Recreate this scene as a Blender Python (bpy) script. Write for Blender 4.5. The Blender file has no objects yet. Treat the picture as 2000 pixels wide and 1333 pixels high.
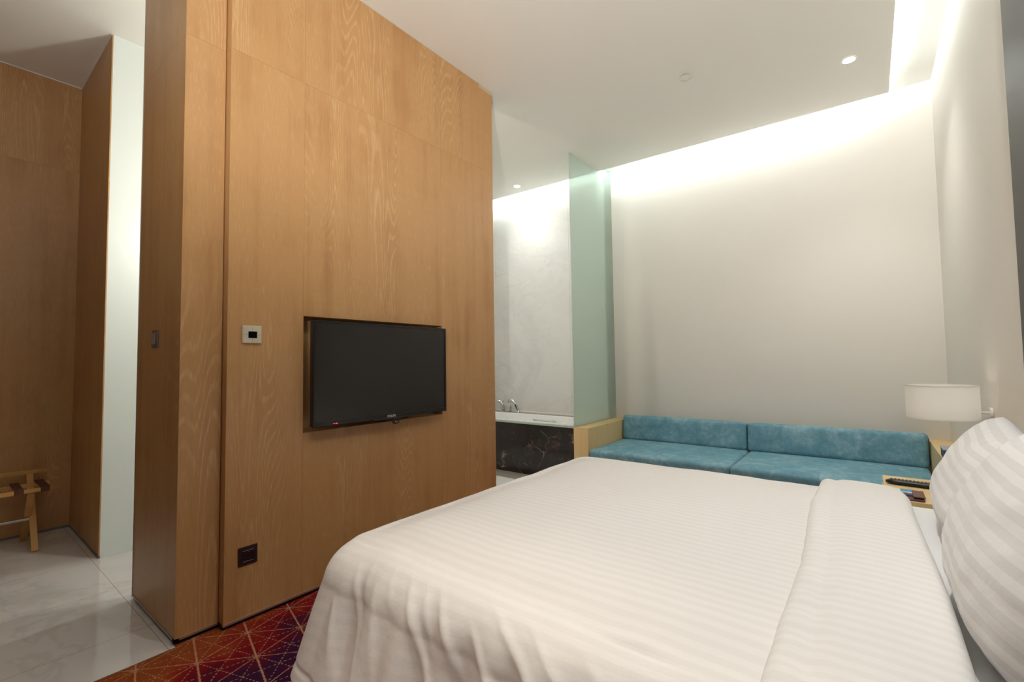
import bpy, bmesh, math, random
from mathutils import Vector, Matrix, noise as mnoise
random.seed(4)
sc = bpy.context.scene
C = sc.collection

# ------------------------------------------------------------------ camera
F_PX = 890.278
YAW, PITCH, ROLL = 0.662582, 0.045466, -0.013839
cd = bpy.data.cameras.new('camera')
cam = bpy.data.objects.new('camera', cd)
C.objects.link(cam)
cd.sensor_width = 36.0
cd.lens = F_PX * 36.0 / 2000.0
cd.clip_start = 0.02
cam.matrix_world = Matrix.Translation((0, 0, 1.2)) @ Matrix.Rotation(YAW, 4, 'Z') @ Matrix.Rotation(math.pi / 2 + PITCH, 4, 'X') @ Matrix.Rotation(ROLL, 4, 'Z')
sc.camera = cam

# ------------------------------------------------------------------ world, exposure
w = bpy.data.worlds.new('world')
sc.world = w
w.use_nodes = True
w.node_tree.nodes['Background'].inputs[0].default_value = (1.0, 0.95, 0.88, 1)
w.node_tree.nodes['Background'].inputs[1].default_value = 0.05
sc.view_settings.view_transform = 'Standard'
sc.view_settings.look = 'None'
sc.view_settings.gamma = 1.0
sc.view_settings.exposure = 1.62
sc.view_settings.use_curve_mapping = False

ZC = 3.403        # main ceiling
ZT = 3.51         # raised ceiling in the light coves
XH = 0.5          # headboard wall
YF = 5.092        # far wall
XT = -2.343       # wood television wall
YN = -2.6         # wall behind the camera
XN = -4.81        # back of the luggage niche

# ------------------------------------------------------------------ lights
def area(name, loc, rot, sx, sy, power, col, spread=math.pi):
    l = bpy.data.lights.new(name, 'AREA')
    l.shape = 'RECTANGLE'
    l.size, l.size_y = sx, sy
    l.energy = power
    l.color = col
    l.spread = spread
    o = bpy.data.objects.new(name, l)
    o.location = loc
    o.rotation_euler = rot
    C.objects.link(o)
    return o
COOL = (0.80, 0.90, 1.0)
WARM = (1.0, 0.86, 0.68)
# LED strips lying in the ceiling coves (hidden behind the lip of the lowered ceiling)
area('cove_light_far', (-1.1, 4.74, 3.475), (math.radians(97), 0, math.radians(2.7)), 2.5, 0.05, 5.5, COOL)
area('cove_light_head', (0.15, 1.2, 3.475), (0, math.radians(-135), 0), 0.05, 7.0, 8.5, COOL)
area('cove_light_bath', (-3.25, 4.62, 3.475), (math.radians(97), 0, math.radians(2.7)), 1.5, 0.05, 6, COOL)
def spot(name, loc, power, col, ang=120, blend=1.0, rad=0.04):
    l = bpy.data.lights.new(name, 'SPOT')
    l.energy = power
    l.color = col
    l.spot_size = math.radians(ang)
    l.spot_blend = blend
    l.shadow_soft_size = rad
    o = bpy.data.objects.new(name, l)
    o.location = loc
    C.objects.link(o)
    return o
DOWN = [(-0.028, 4.144, 20.5), (-3.393, 4.497, 12), (-0.15, 1.45, 34), (-0.85, 0.15, 42), (-3.2, 2.6, 22)]  # last three lie out of view, added for fill light
for x, y, p in DOWN:
    spot('downlight_beam', (x, y, ZC - 0.012), p, (1.0, 0.82, 0.66) if p == 42 else (1.0, 0.985, 0.95), {34: 110, 42: 54, 20.5: 100}.get(p, 140))

# fill uplighter added behind the camera, out of view
up = spot('fill_uplight_beam', (0.15, -0.7, 1.83), 150, (1.0, 0.985, 0.95), 150)
up.rotation_euler = Vector((-0.8, 3.4, 2.2)).to_track_quat('-Z', 'Y').to_euler()   # fill light tilted towards the ceiling and far wall

# ------------------------------------------------------------------ node helpers
class E:
    """tiny expression wrapper for shader math"""
    nt = None
    def __init__(s, sock): s.s = sock
    @staticmethod
    def m(op, *a, clamp=False):
        n = E.nt.nodes.new('ShaderNodeMath')
        n.operation = op
        n.use_clamp = clamp
        for i, v in enumerate(a):
            if isinstance(v, E): E.nt.links.new(v.s, n.inputs[i])
            else: n.inputs[i].default_value = v
        return E(n.outputs[0])
    def __add__(s, o): return E.m('ADD', s, o)
    def __radd__(s, o): return E.m('ADD', s, o)
    def __sub__(s, o): return E.m('SUBTRACT', s, o)
    def __rsub__(s, o): return E.m('SUBTRACT', o, s)
    def __mul__(s, o): return E.m('MULTIPLY', s, o)
    def __rmul__(s, o): return E.m('MULTIPLY', s, o)
    def __truediv__(s, o): return E.m('DIVIDE', s, o)

def new_mat(name):
    m = bpy.data.materials.new(name)
    m.use_nodes = True
    nt = m.node_tree
    E.nt = nt
    b = nt.nodes['Principled BSDF']
    return m, nt, b
def lin(c):
    return tuple((v / 12.92 if v <= 0.04045 else ((v + 0.055) / 1.055) ** 2.4) for v in [x / 255 for x in c]) + (1,)
def plain(name, rgb, rough=0.5, metal=0.0, spec=0.5, emit=None, es=0.0):
    m, nt, b = new_mat(name)
    b.inputs['Base Color'].default_value = lin(rgb)
    b.inputs['Roughness'].default_value = rough
    b.inputs['Metallic'].default_value = metal
    b.inputs['Specular IOR Level'].default_value = spec
    if emit:
        b.inputs['Emission Color'].default_value = lin(emit)
        b.inputs['Emission Strength'].default_value = es
    return m
def coords(kind='Object'):
    n = E.nt.nodes.new('ShaderNodeTexCoord')
    return n.outputs[kind]
def geo_pos():
    return E.nt.nodes.new('ShaderNodeNewGeometry').outputs['Position']
def sep(sock):
    n = E.nt.nodes.new('ShaderNodeSeparateXYZ')
    E.nt.links.new(sock, n.inputs[0])
    return E(n.outputs[0]), E(n.outputs[1]), E(n.outputs[2])
def comb(x, y, z):
    n = E.nt.nodes.new('ShaderNodeCombineXYZ')
    for i, v in enumerate((x, y, z)):
        if isinstance(v, E): E.nt.links.new(v.s, n.inputs[i])
        else: n.inputs[i].default_value = v
    return n.outputs[0]
def noise(vec, scale, detail=2.0, rough=0.5, dist=0.0):
    n = E.nt.nodes.new('ShaderNodeTexNoise')
    if vec is not None: E.nt.links.new(vec, n.inputs['Vector'])
    n.inputs['Scale'].default_value = scale
    n.inputs['Detail'].default_value = detail
    n.inputs['Roughness'].default_value = rough
    n.inputs['Distortion'].default_value = dist
    return E(n.outputs['Fac'])
def ramp(fac, stops):
    n = E.nt.nodes.new('ShaderNodeValToRGB')
    E.nt.links.new(fac.s, n.inputs[0])
    cr = n.color_ramp
    while len(cr.elements) < len(stops): cr.elements.new(0.5)
    for e, (p, c) in zip(cr.elements, stops):
        e.position = p
        e.color = c if len(c) == 4 else tuple(c) + (1,)
    return n.outputs[0]
def mix(fac, a, b, mode='MIX'):
    n = E.nt.nodes.new('ShaderNodeMix')
    n.data_type = 'RGBA'
    n.blend_type = mode
    if isinstance(fac, E): E.nt.links.new(fac.s, n.inputs[0])
    else: n.inputs[0].default_value = fac
    for i, v in ((6, a), (7, b)):
        if isinstance(v, tuple): n.inputs[i].default_value = v
        else: E.nt.links.new(v, n.inputs[i])
    return n.outputs[2]
def bump(nt, b, h, strength=0.2, dist=0.01):
    n = nt.nodes.new('ShaderNodeBump')
    n.inputs['Strength'].default_value = strength
    n.inputs['Distance'].default_value = dist
    nt.links.new(h.s, n.inputs['Height'])
    nt.links.new(n.outputs[0], b.inputs['Normal'])
def smooth(e, lo, hi):
    n = E.nt.nodes.new('ShaderNodeMapRange')
    n.interpolation_type = 'SMOOTHSTEP'
    E.nt.links.new(e.s, n.inputs[0])
    n.inputs[1].default_value = lo
    n.inputs[2].default_value = hi
    return E(n.outputs[0])

# ------------------------------------------------------------------ materials
def wood_mat(name, dark, mid, light, rough=0.38, vertical=True, grain=1.0):
    m, nt, b = new_mat(name)
    x, y, z = sep(geo_pos())
    at = nt.nodes.new('ShaderNodeAttribute')
    at.attribute_name = 'grain'
    off = E(at.outputs['Fac'])
    if vertical:
        h, v = x + y + off * 7.3, z + off * 3.1
    else:
        h, v = z + x * 0.9 + off * 7.3, y + off * 3.1
    big = noise(comb(h, v * 0.10, off), 4.5, 1.0, 0.35)             # slow growth field
    rings = E.m('SINE', (big * 330.0) + noise(comb(h, v * 0.2, 1.0), 9.0, 2.0) * 5.0)
    line = smooth(rings, 0.2, 1.0)
    mask = smooth(noise(comb(h, v * 0.1, 4.0), 5.0, 1.0), 0.46, 0.68) * smooth(noise(comb(h, v * 0.03, 21.0), 380.0, 2.0, 0.6), 0.4, 0.6)
    fine = noise(comb(h, v * 0.012, 2.0), 620.0, 3.0, 0.7)
    band = noise(comb(h, v * 0.04, 7.0), 14.0, 2.0, 0.5)
    pore = smooth(noise(comb(h, v * 0.03, 9.0), 480.0, 2.0, 0.6), 0.54, 0.72) * (0.3 + 0.7 * smooth(band, 0.4, 0.6))
    blot = noise(comb(h, v * 0.8, 12.0), 3.5, 2.0)
    base = ramp(band * 0.35 + fine * 0.35 + blot * 0.3, [(0.36, lin(dark)), (0.5, lin(mid)), (0.66, lin(mid))])
    c1 = mix(E.m('MULTIPLY', line * mask, 0.6 * grain), base, lin(light))
    c2 = mix(pore * (0.5 * grain), c1, lin(light))
    nt.links.new(c2, b.inputs['Base Color'])
    b.inputs['Roughness'].default_value = rough
    bump(nt, b, line * mask * 0.4 + pore * 0.6, 0.08, 0.002)
    return m
M = {}
M['wood'] = wood_mat('oak_veneer', (176, 127, 78), (194, 148, 96), (222, 186, 140))
M['wood_pale'] = wood_mat('pale_wood', (220, 186, 128), (234, 204, 148), (242, 218, 168), 0.4, grain=0.3)
M['wood_rack'] = wood_mat('beech', (196, 146, 82), (212, 160, 92), (224, 180, 116), 0.45, grain=0.4)

def paint(name, rgb, rough=0.6):
    m, nt, b = new_mat(name)
    n = noise(geo_pos(), 260.0, 2.0)
    c = mix(n, lin(tuple(v - 3 for v in rgb)), lin(rgb))
    nt.links.new(c, b.inputs['Base Color'])
    b.inputs['Roughness'].default_value = rough
    bump(nt, b, n, 0.03, 0.002)
    return m
M['ceiling'] = paint('ceiling_paint', (243, 240, 231), 0.7)
M['wall'] = paint('wall_covering', (241, 236, 227), 0.6)
M['white_wall'] = paint('white_panel', (226, 232, 228), 0.35)
M['near_wall_dark'] = paint('bounce_cut_brown', (96, 76, 62), 0.9)  # dark brown chosen to cut light bounced off the unseen near wall
M['alu'] = plain('aluminium', (190, 188, 186), 0.35, 0.8)
M['darkgap'] = plain('shadow_gap', (40, 28, 22), 0.8)
M['dark_panel'] = paint('dark_panel', (52, 50, 46), 0.45)

def marble(name, base, vein, scale, rough, joints=None):
    m, nt, b = new_mat(name)
    p = geo_pos()
    x, y, z = sep(p)
    q = comb(x * 0.75 + y * 0.25 + z * 0.5, y + z * 0.6 - x * 0.7, z + x * 0.2)
    n1 = noise(q, scale, 5.0, 0.62, 1.2)
    v1 = smooth(E.m('ABSOLUTE', n1 - 0.5), 0.0, 0.03)
    n2 = noise(q, scale * 0.5, 3.0, 0.6, 0.6)
    cl = smooth(n2, 0.4, 0.75)
    c = mix((1.0 - v1) * E.m('MAXIMUM', cl, 0.25) * 0.6, lin(base), lin(vein))
    c = mix(smooth(noise(q, scale * 0.8, 4.0, 0.6, 2.0), 0.45, 0.8) * 0.42, c, lin(vein))
    if joints:
        jf = None
        for ax, o0, per, wd in joints:
            e = {'x': x, 'y': y, 'z': z}[ax]
            fr = E.m('PINGPONG', e - o0, per / 2)
            ln = smooth(fr, wd * 0.4, wd)
            jf = ln if jf is None else E.m('MULTIPLY', jf, ln)
        c = mix(1.0 - jf, c, lin((150, 134, 112)))
    nt.links.new(c, b.inputs['Base Color'])
    b.inputs['Roughness'].default_value = rough
    return m
M['floor_marble'] = marble('white_marble_floor', (216, 212, 208), (132, 124, 120), 1.1, 0.06, [('x', -3.848, 0.585, 0.0016), ('y', 0.662, 1.2, 0.0016)])
M['bath_marble'] = marble('white_marble_wall', (230, 230, 226), (206, 206, 202), 1.0, 0.12, [('x', -2.9, 1.5, 0.0012)])
M['bath_floor'] = plain('bath_floor_stone', (232, 232, 228), 0.15)
M['grey_stone'] = plain('grey_stone', (150, 144, 134), 0.3)
M['ledge_stone'] = plain('tub_ledge_stone', (160, 146, 132), 0.25)

def emperador():
    m, nt, b = new_mat('dark_emperador_marble')
    p = coords('Object')
    warp = nt.nodes.new('ShaderNodeTexNoise')
    nt.links.new(p, warp.inputs['Vector'])
    warp.inputs['Scale'].default_value = 3.0
    warp.inputs['Detail'].default_value = 4
    vm = nt.nodes.new('ShaderNodeVectorMath'); vm.operation = 'MULTIPLY_ADD'
    nt.links.new(warp.outputs['Color'], vm.inputs[0])
    vm.inputs[1].default_value = (0.35, 0.35, 0.35)
    nt.links.new(p, vm.inputs[2])
    def vein(scale, wdt, mlo, mhi, ms):
        vo = nt.nodes.new('ShaderNodeTexVoronoi'); vo.feature = 'DISTANCE_TO_EDGE'
        nt.links.new(vm.outputs[0], vo.inputs['Vector'])
        vo.inputs['Scale'].default_value = scale
        l = 1.0 - smooth(E(vo.outputs['Distance']), 0.0, wdt)
        return l * smooth(noise(p, ms, 2.0), mlo, mhi)
    v = E.m('ADD', vein(4.0, 0.02, 0.5, 0.75, 3.5), vein(9.0, 0.03, 0.56, 0.75, 5.0) * 0.6, clamp=True)
    base = ramp(noise(p, 5.0, 5.0, 0.65), [(0.35, lin((22, 15, 13))), (0.6, lin((44, 32, 28))), (0.75, lin((58, 44, 38)))])
    nt.links.new(mix(v * 0.5, base, lin((196, 176, 160))), b.inputs['Base Color'])
    b.inputs['Roughness'].default_value = 0.12
    return m
M['emperador'] = emperador()

def frosted():
    m, nt, b = new_mat('frosted_glass')
    nt.nodes.remove(b)
    out = nt.nodes['Material Output']
    d = nt.nodes.new('ShaderNodeBsdfDiffuse'); d.inputs[0].default_value = lin((224, 232, 224))
    t = nt.nodes.new('ShaderNodeBsdfTranslucent'); t.inputs[0].default_value = lin((226, 238, 230))
    g = nt.nodes.new('ShaderNodeBsdfRefraction'); g.inputs[0].default_value = lin((226, 238, 230)); g.inputs['Roughness'].default_value = 0.35; g.inputs['IOR'].default_value = 1.02
    gl = nt.nodes.new('ShaderNodeBsdfGlossy'); gl.inputs['Roughness'].default_value = 0.3
    def mx(f, a, c):
        n = nt.nodes.new('ShaderNodeMixShader'); n.inputs[0].default_value = f
        nt.links.new(a, n.inputs[1]); nt.links.new(c, n.inputs[2]); return n.outputs[0]
    s = mx(0.5, d.outputs[0], t.outputs[0])
    s = mx(0.3, s, g.outputs[0])
    s = mx(0.05, s, gl.outputs[0])
    nt.links.new(s, out.inputs[0])
    return m
M['frost'] = frosted()

def carpet():
    m, nt, b = new_mat('patterned_carpet')
    p = geo_pos()
    x, y, z = sep(p)
    wx = noise(p, 110.0, 2.0) - 0.5
    wy = noise(comb(y, x, 5.0), 110.0, 2.0) - 0.5
    X = x + 2.335 + wx * 0.011
    Y = y - 0.539 + wy * 0.011
    a = X * -4.547 + Y * 1.10           # lattice coordinates, 21 cm cells turned 13.5 degrees
    bb = X * 1.10 + Y * 4.547
    def line(e, wd, dash=None):
        fr = E.m('PINGPONG', e, 0.5)
        l = 1.0 - smooth(fr, wd * 0.55, wd)
        if dash is not None:
            l = l * smooth(E.m('SINE', dash), -0.6, 0.3)
        return l
    b2 = bb * (1.0 / 0.91)               # row number; rows are half a cell out of step
    q = bb * (0.866 / 0.91)
    n1, n2 = a + b2 * 0.5, a - b2 * 0.5
    m0, m1, m2 = a * 2.0, a + q * 1.732, a - q * 1.732
    L = [line(b2, 0.024), line(n1, 0.015), line(n2, 0.015),
         line(m0, 0.022, q * 75.0), line(m1, 0.022, (a * 1.732 - q) * 38.0), line(m2, 0.022, (a * 1.732 + q) * 38.0)]
    tot = L[0]
    for l in L[1:]: tot = E.m('MAXIMUM', tot, l)
    t = E.m('SINE', (x * 2.3 + y * 1.0 + noise(p, 2.6, 2.0) * 1.6) * 2.1 + 0.75) * 0.5 + 0.5
    t = t + (noise(p, 9.0, 4.0, 0.7) - 0.5) * 0.9
    base = ramp(t, [(0.05, lin((182, 98, 48))), (0.28, lin((178, 68, 40))), (0.48, lin((160, 32, 36))), (0.72, lin((120, 24, 44))), (0.92, lin((70, 28, 66)))])
    pile = noise(p, 900.0, 2.0)
    base = mix(pile * 0.55, base, lin((120, 70, 70)), 'MULTIPLY')
    c = mix(tot * (0.35 + pile * 0.6), base, lin((226, 170, 130)))
    nt.links.new(c, b.inputs['Base Color'])
    b.inputs['Roughness'].default_value = 0.95
    b.inputs['Specular IOR Level'].default_value = 0.1
    bump(nt, b, pile + tot * 0.8, 0.7, 0.006)
    return m
M['carpet'] = carpet()

def linen(name, a, c, axis=1, period=0.048):
    """white satin-stripe bedding: stripes follow one UV axis (UVs are in metres)"""
    m, nt, b = new_mat(name)
    uv = coords('UV')
    s = sep(uv)[axis]
    if axis == 1: oth = sep(uv)[0]
    wave = E.m('SINE', s * (2 * math.pi / period))
    st = smooth(wave, -0.18, 0.18)
    weave = noise(geo_pos(), 700.0, 2.0)
    nt.links.new(mix(st, lin(a), lin(c)), b.inputs['Base Color'])
    r = 0.78 - st * 0.16
    nt.links.new(r.s, b.inputs['Roughness'])
    b.inputs['Sheen Weight'].default_value = 0.15
    b.inputs['Specular IOR Level'].default_value = 0.3
    crease = noise(geo_pos(), 9.0, 4.0, 0.6)
    bump(nt, b, crease * 1.0 + weave * 0.03, 0.16, 0.02)
    return m
M['linen'] = linen('striped_duvet_cotton', (235, 233, 231), (239, 237, 235), period=0.037)
M['pillow'] = linen('striped_pillow_cotton', (228, 227, 228), (240, 239, 239), period=0.042)
M['sheet'] = plain('white_sheet', (240, 240, 240), 0.75)
M['base_fabric'] = plain('bed_base_fabric', (70, 60, 56), 0.9)

def velvet():
    m, nt, b = new_mat('teal_velvet')
    p = geo_pos()
    n = noise(p, 5.0, 6.0, 0.7, 0.8)
    n2 = noise(p, 26.0, 4.0, 0.7)
    c = ramp(n * 0.65 + n2 * 0.35, [(0.34, lin((98, 148, 168))), (0.5, lin((122, 168, 186))), (0.68, lin((170, 204, 214)))])
    nt.links.new(c, b.inputs['Base Color'])
    b.inputs['Roughness'].default_value = 0.85
    b.inputs['Specular IOR Level'].default_value = 0.15
    b.inputs['Sheen Weight'].default_value = 0.55
    b.inputs['Sheen Roughness'].default_value = 0.4
    b.inputs['Sheen Tint'].default_value = lin((140, 190, 200))
    bump(nt, b, n2, 0.15, 0.004)
    return m
M['velvet'] = velvet()
M['velvet_dark'] = plain('dark_seam', (20, 38, 46), 0.9)
M['sofa_base'] = plain('sofa_base', (84, 80, 76), 0.8)
M['piping'] = plain('grey_piping', (150, 168, 170), 0.7)
M['black'] = plain('black_plastic', (14, 14, 15), 0.3)
def tv_screen():
    m, nt, b = new_mat('tv_screen')
    b.inputs['Base Color'].default_value = lin((30, 28, 27))
    b.inputs['Roughness'].default_value = 0.22
    b.inputs['Specular IOR Level'].default_value = 0.5
    return m
M['screen'] = tv_screen()
M['silver'] = plain('silver_print', (200, 204, 206), 0.3, 0.4)
M['red_led'] = plain('red_led', (255, 20, 40), 0.4, emit=(255, 24, 44), es=4.0)
M['cream_plastic'] = plain('cream_plastic', (206, 198, 176), 0.4)
M['cream_edge'] = plain('cream_edge', (222, 206, 180), 0.4)
M['lcd'] = plain('dark_display', (8, 8, 14), 0.15)
M['groove'] = plain('groove_grey', (120, 116, 104), 0.7)
M['dull_strip'] = plain('dull_strip', (132, 124, 116), 0.7)
M['shaded_trim_beige'] = plain('dimmed_ceiling_line', (200, 178, 146), 0.6)  # beige darkened so the upright trim reads as dimmer ceiling
M['brown_plate'] = plain('brown_socket_plate', (66, 46, 44), 0.3, 0.3)
M['brown_insert'] = plain('brown_socket_insert', (52, 36, 40), 0.22, 0.2)
M['bronze'] = plain('bronze_switch', (122, 108, 92), 0.4, 0.3)
M['rocker'] = plain('grey_rocker', (140, 128, 132), 0.3, 0.2)
M['chrome'] = plain('chrome', (220, 222, 226), 0.07, 1.0)
M['acrylic'] = plain('white_acrylic', (244, 244, 242), 0.12)
M['shade'] = None
def shade_mat():
    m, nt, b = new_mat('lamp_shade_fabric')
    out = nt.nodes['Material Output']
    p = coords('Object')
    n = noise(p, 240.0, 2.0)
    b.inputs['Base Color'].default_value = lin((246, 245, 242))
    b.inputs['Roughness'].default_value = 0.9
    t = nt.nodes.new('ShaderNodeBsdfTranslucent'); t.inputs[0].default_value = lin((240, 238, 232))
    mx = nt.nodes.new('ShaderNodeMixShader'); mx.inputs[0].default_value = 0.4
    nt.links.new(b.outputs[0], mx.inputs[1]); nt.links.new(t.outputs[0], mx.inputs[2])
    nt.links.new(mx.outputs[0], out.inputs[0])
    bump(nt, b, n, 0.15, 0.002)
    return m
M['shade'] = shade_mat()
M['leather'] = plain('brown_leather', (112, 70, 58), 0.5)
M['leather_dark'] = plain('dark_brown_leather', (76, 44, 38), 0.5)
M['navy'] = plain('navy_card', (28, 40, 92), 0.4)
M['white_card'] = plain('white_card', (232, 236, 240), 0.4)
M['blue_card'] = plain('blue_card', (48, 160, 204), 0.35)
M['slate'] = plain('slate_blue_box', (66, 92, 108), 0.6)
M['lavender'] = plain('lavender_lid', (164, 168, 186), 0.5)
M['strap'] = plain('brown_strap', (96, 58, 36), 0.8)
M['lamp_glow'] = plain('downlight_glow', (255, 255, 255), 0.5, emit=(255, 246, 232), es=14.0)
M['globe'] = plain('lamp_globe', (255, 255, 255), 0.5, emit=(255, 250, 240), es=145.0)
M['trim_white'] = plain('white_trim', (236, 234, 228), 0.4)

# ------------------------------------------------------------------ mesh helpers
class MB:
    def __init__(s):
        s.v, s.f, s.mi, s.g, s.uv = [], [], [], [], {}
    def box(s, x0, x1, y0, y1, z0, z1, g=0.0, mi=0):
        n = len(s.v)
        s.v += [(x, y, z) for z in (z0, z1) for y in (y0, y1) for x in (x0, x1)]
        s.g += [g] * 8
        for q in ((0, 2, 3, 1), (4, 5, 7, 6), (0, 1, 5, 4), (2, 6, 7, 3), (0, 4, 6, 2), (1, 3, 7, 5)):
            s.f.append(tuple(n + i for i in q)); s.mi.append(mi)
        return s
    def prism(s, pts, d, g=0.0, mi=0):
        """polygon pts (3D list) extruded by vector d"""
        n, k = len(s.v), len(pts)
        s.v += [tuple(p) for p in pts] + [tuple(Vector(p) + Vector(d)) for p in pts]
        s.g += [g] * (2 * k)
        s.f += [tuple(n + i for i in reversed(range(k))), tuple(n + k + i for i in range(k))]
        s.mi += [mi, mi]
        for i in range(k):
            j = (i + 1) % k
            s.f.append((n + i, n + j, n + k + j, n + k + i)); s.mi.append(mi)
        return s
    def tube(s, pts, radii, seg=16, cap=True, mi=0, flat=1.0):
        pts = [Vector(p) for p in pts]
        if not hasattr(radii, '__len__'): radii = [radii] * len(pts)
        up = Vector((0, 0, 1))
        rings = []
        prevn = None
        for i, p in enumerate(pts):
            a = pts[max(i - 1, 0)]; c = pts[min(i + 1, len(pts) - 1)]
            t = (c - a).normalized()
            if prevn is None:
                nrm = t.cross(up if abs(t.z) < 0.95 else Vector((1, 0, 0))).normalized()
            else:
                nrm = (prevn - t * prevn.dot(t)).normalized()
            prevn = nrm
            bi = t.cross(nrm)
            n = len(s.v)
            for k in range(seg):
                an = 2 * math.pi * k / seg
                s.v.append(tuple(p + (nrm * math.cos(an) + bi * math.sin(an) * flat) * radii[i]))
                s.g.append(0.0)
            rings.append(n)
        for r0, r1 in zip(rings, rings[1:]):
            for k in range(seg):
                j = (k + 1) % seg
                s.f.append((r0 + k, r0 + j, r1 + j, r1 + k)); s.mi.append(mi)
        if cap:
            s.f.append(tuple(rings[0] + k for k in reversed(range(seg)))); s.mi.append(mi)
            s.f.append(tuple(rings[-1] + k for k in range(seg))); s.mi.append(mi)
        return s
    def lathe(s, cx, cy, prof, seg=48, mi=0):
        """prof: list of (r, z)"""
        return s.tube_rings([[(cx + r * math.cos(2 * math.pi * k / seg), cy + r * math.sin(2 * math.pi * k / seg), z) for k in range(seg)] for r, z in prof], mi)
    def tube_rings(s, rings, mi=0, closed=True):
        k = len(rings[0]); st = []
        for r in rings:
            st.append(len(s.v)); s.v += [tuple(p) for p in r]; s.g += [0.0] * k
        for r0, r1 in zip(st, st[1:]):
            for i in range(k if closed else k - 1):
                j = (i + 1) % k
                s.f.append((r0 + i, r0 + j, r1 + j, r1 + i)); s.mi.append(mi)
        return s
    def build(s, name, mats, parent=None, smooth_=False, bevel=0.0, origin=None, uv=None, recalc=True, seg=2):
        me = bpy.data.meshes.new(name)
        o3 = Vector(origin) if origin is not None else Vector((0, 0, 0))
        me.from_pydata([tuple(Vector(v) - o3) for v in s.v], [], s.f)
        for m in (mats if isinstance(mats, (list, tuple)) else [mats]):
            me.materials.append(m)
        for p, i in zip(me.polygons, s.mi): p.material_index = i
        a = me.attributes.new('grain', 'FLOAT', 'POINT')
        a.data.foreach_set('value', s.g)
        if uv:
            l = me.uv_layers.new(name='UVMap')
            for lp in me.loops: l.data[lp.index].uv = uv[lp.vertex_index]
        if recalc:
            bm = bmesh.new(); bm.from_mesh(me)
            bmesh.ops.recalc_face_normals(bm, faces=bm.faces)
            bm.to_mesh(me); bm.free()
        if smooth_:
            for p in me.polygons: p.use_smooth = True
        o = bpy.data.objects.new(name, me)
        C.objects.link(o)
        o.location = o3
        if parent is not None:
            o.parent = parent
            o.location = o3 - parent.location
        if bevel:
            md = o.modifiers.new('bevel', 'BEVEL'); md.width = bevel; md.segments = seg; md.limit_method = 'ANGLE'
        return o

def tag(o, label=None, cat=None, group=None, kind=None):
    if label: o['label'] = label
    if cat: o['category'] = cat
    if group: o['group'] = group
    if kind: o['kind'] = kind
    return o
def thing(name, label, cat, loc, group=None):
    o = bpy.data.objects.new(name, None)
    o.empty_display_size = 0.1
    C.objects.link(o)
    o.location = loc
    return tag(o, label, cat, group)
def struct(name, mb, mats, **k):
    o = mb.build(name, mats, **k)
    o['kind'] = 'structure'
    return o

def cushion(hx, hy, hz, r, bulge=(0, 0, 0), n=(26, 14, 8), jit=0.0, seed=0.0):
    """rounded, softly bulging box centred on 0; returns verts, faces"""
    def axis(h, k):
        inner = [-(h - r) + 2 * (h - r) * i / k for i in range(k + 1)]
        e = [h - r + r * math.sin(math.pi / 2 * j / 5) for j in range(1, 6)]
        return [-v for v in reversed(e)] + inner + e
    ax = [axis(h, k) for h, k in zip((hx, hy, hz), n)]
    H = (hx, hy, hz)
    idx, V, Fc = {}, [], []
    def put(i, j, k):
        key = (i, j, k)
        if key in idx: return idx[key]
        p = [ax[0][i], ax[1][j], ax[2][k]]
        inn = [max(-(H[a] - r), min(H[a] - r, p[a])) for a in range(3)]
        d = Vector([p[a] - inn[a] for a in range(3)])
        q = Vector(inn) + (d.normalized() * r if d.length > 1e-9 else d)
        u = [q[a] / H[a] for a in range(3)]
        for a in range(3):
            o1, o2 = [c for c in range(3) if c != a]
            q[a] += bulge[a] * u[a] * max(0, 1 - u[o1] ** 4) * max(0, 1 - u[o2] ** 4)
        if jit:
            nn = mnoise.noise(Vector((q.x * 4 + seed, q.y * 4, q.z * 4)))
            q += Vector((nn, mnoise.noise(q * 5 + Vector((9, seed, 1))), nn)) * jit
        V.append(tuple(q)); idx[key] = len(V) - 1
        return idx[key]
    N = [len(a) - 1 for a in ax]
    for a in range(3):
        b1, b2 = (a + 1) % 3, (a + 2) % 3
        for side in (0, N[a]):
            for i in range(N[b1]):
                for j in range(N[b2]):
                    q = []
                    for di, dj in ((0, 0), (1, 0), (1, 1), (0, 1)):
                        t = [0, 0, 0]; t[a] = side; t[b1] = i + di; t[b2] = j + dj
                        q.append(put(*t))
                    Fc.append(tuple(q if side else reversed(q)))
    return V, Fc
def add_cushion(mb, loc, half, r, bulge=(0, 0, 0), n=(26, 14, 8), rot=None, jit=0.0, seed=0.0):
    V, Fc = cushion(*half, r, bulge, n, jit, seed)
    k = len(mb.v)
    R3 = rot if rot is not None else Matrix.Identity(3)
    mb.v += [tuple(R3 @ Vector(v) + Vector(loc)) for v in V]
    mb.g += [0.0] * len(V)
    mb.f += [tuple(k + i for i in f) for f in Fc]
    mb.mi += [0] * len(Fc)
    return mb

# ================================================================== SETTING
# floors
struct('floor', MB().box(-2.376, XH + 0.1, YN, YF + 0.05, -0.1, 0.0).box(-2.42, -2.376, 0.686, 2.776, -0.1, 0.0), M['carpet'])
struct('floor_marble', MB().box(XN - 0.05, -2.378, YN, 0.685, -0.1, 0.0).box(XN - 0.05, -2.43, 0.685, 0.80, -0.1, 0.0).box(-3.90, -2.50, 0.80, 2.9, -0.1, 0.0), M['floor_marble'])
struct('floor_bathroom', MB().box(-4.2, -2.378, 2.9, 5.0, -0.15, -0.055), M['bath_floor'])
struct('trim_1', MB().box(-2.378, -2.376, YN, 0.684, -0.01, 0.002), M['alu'])

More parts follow.
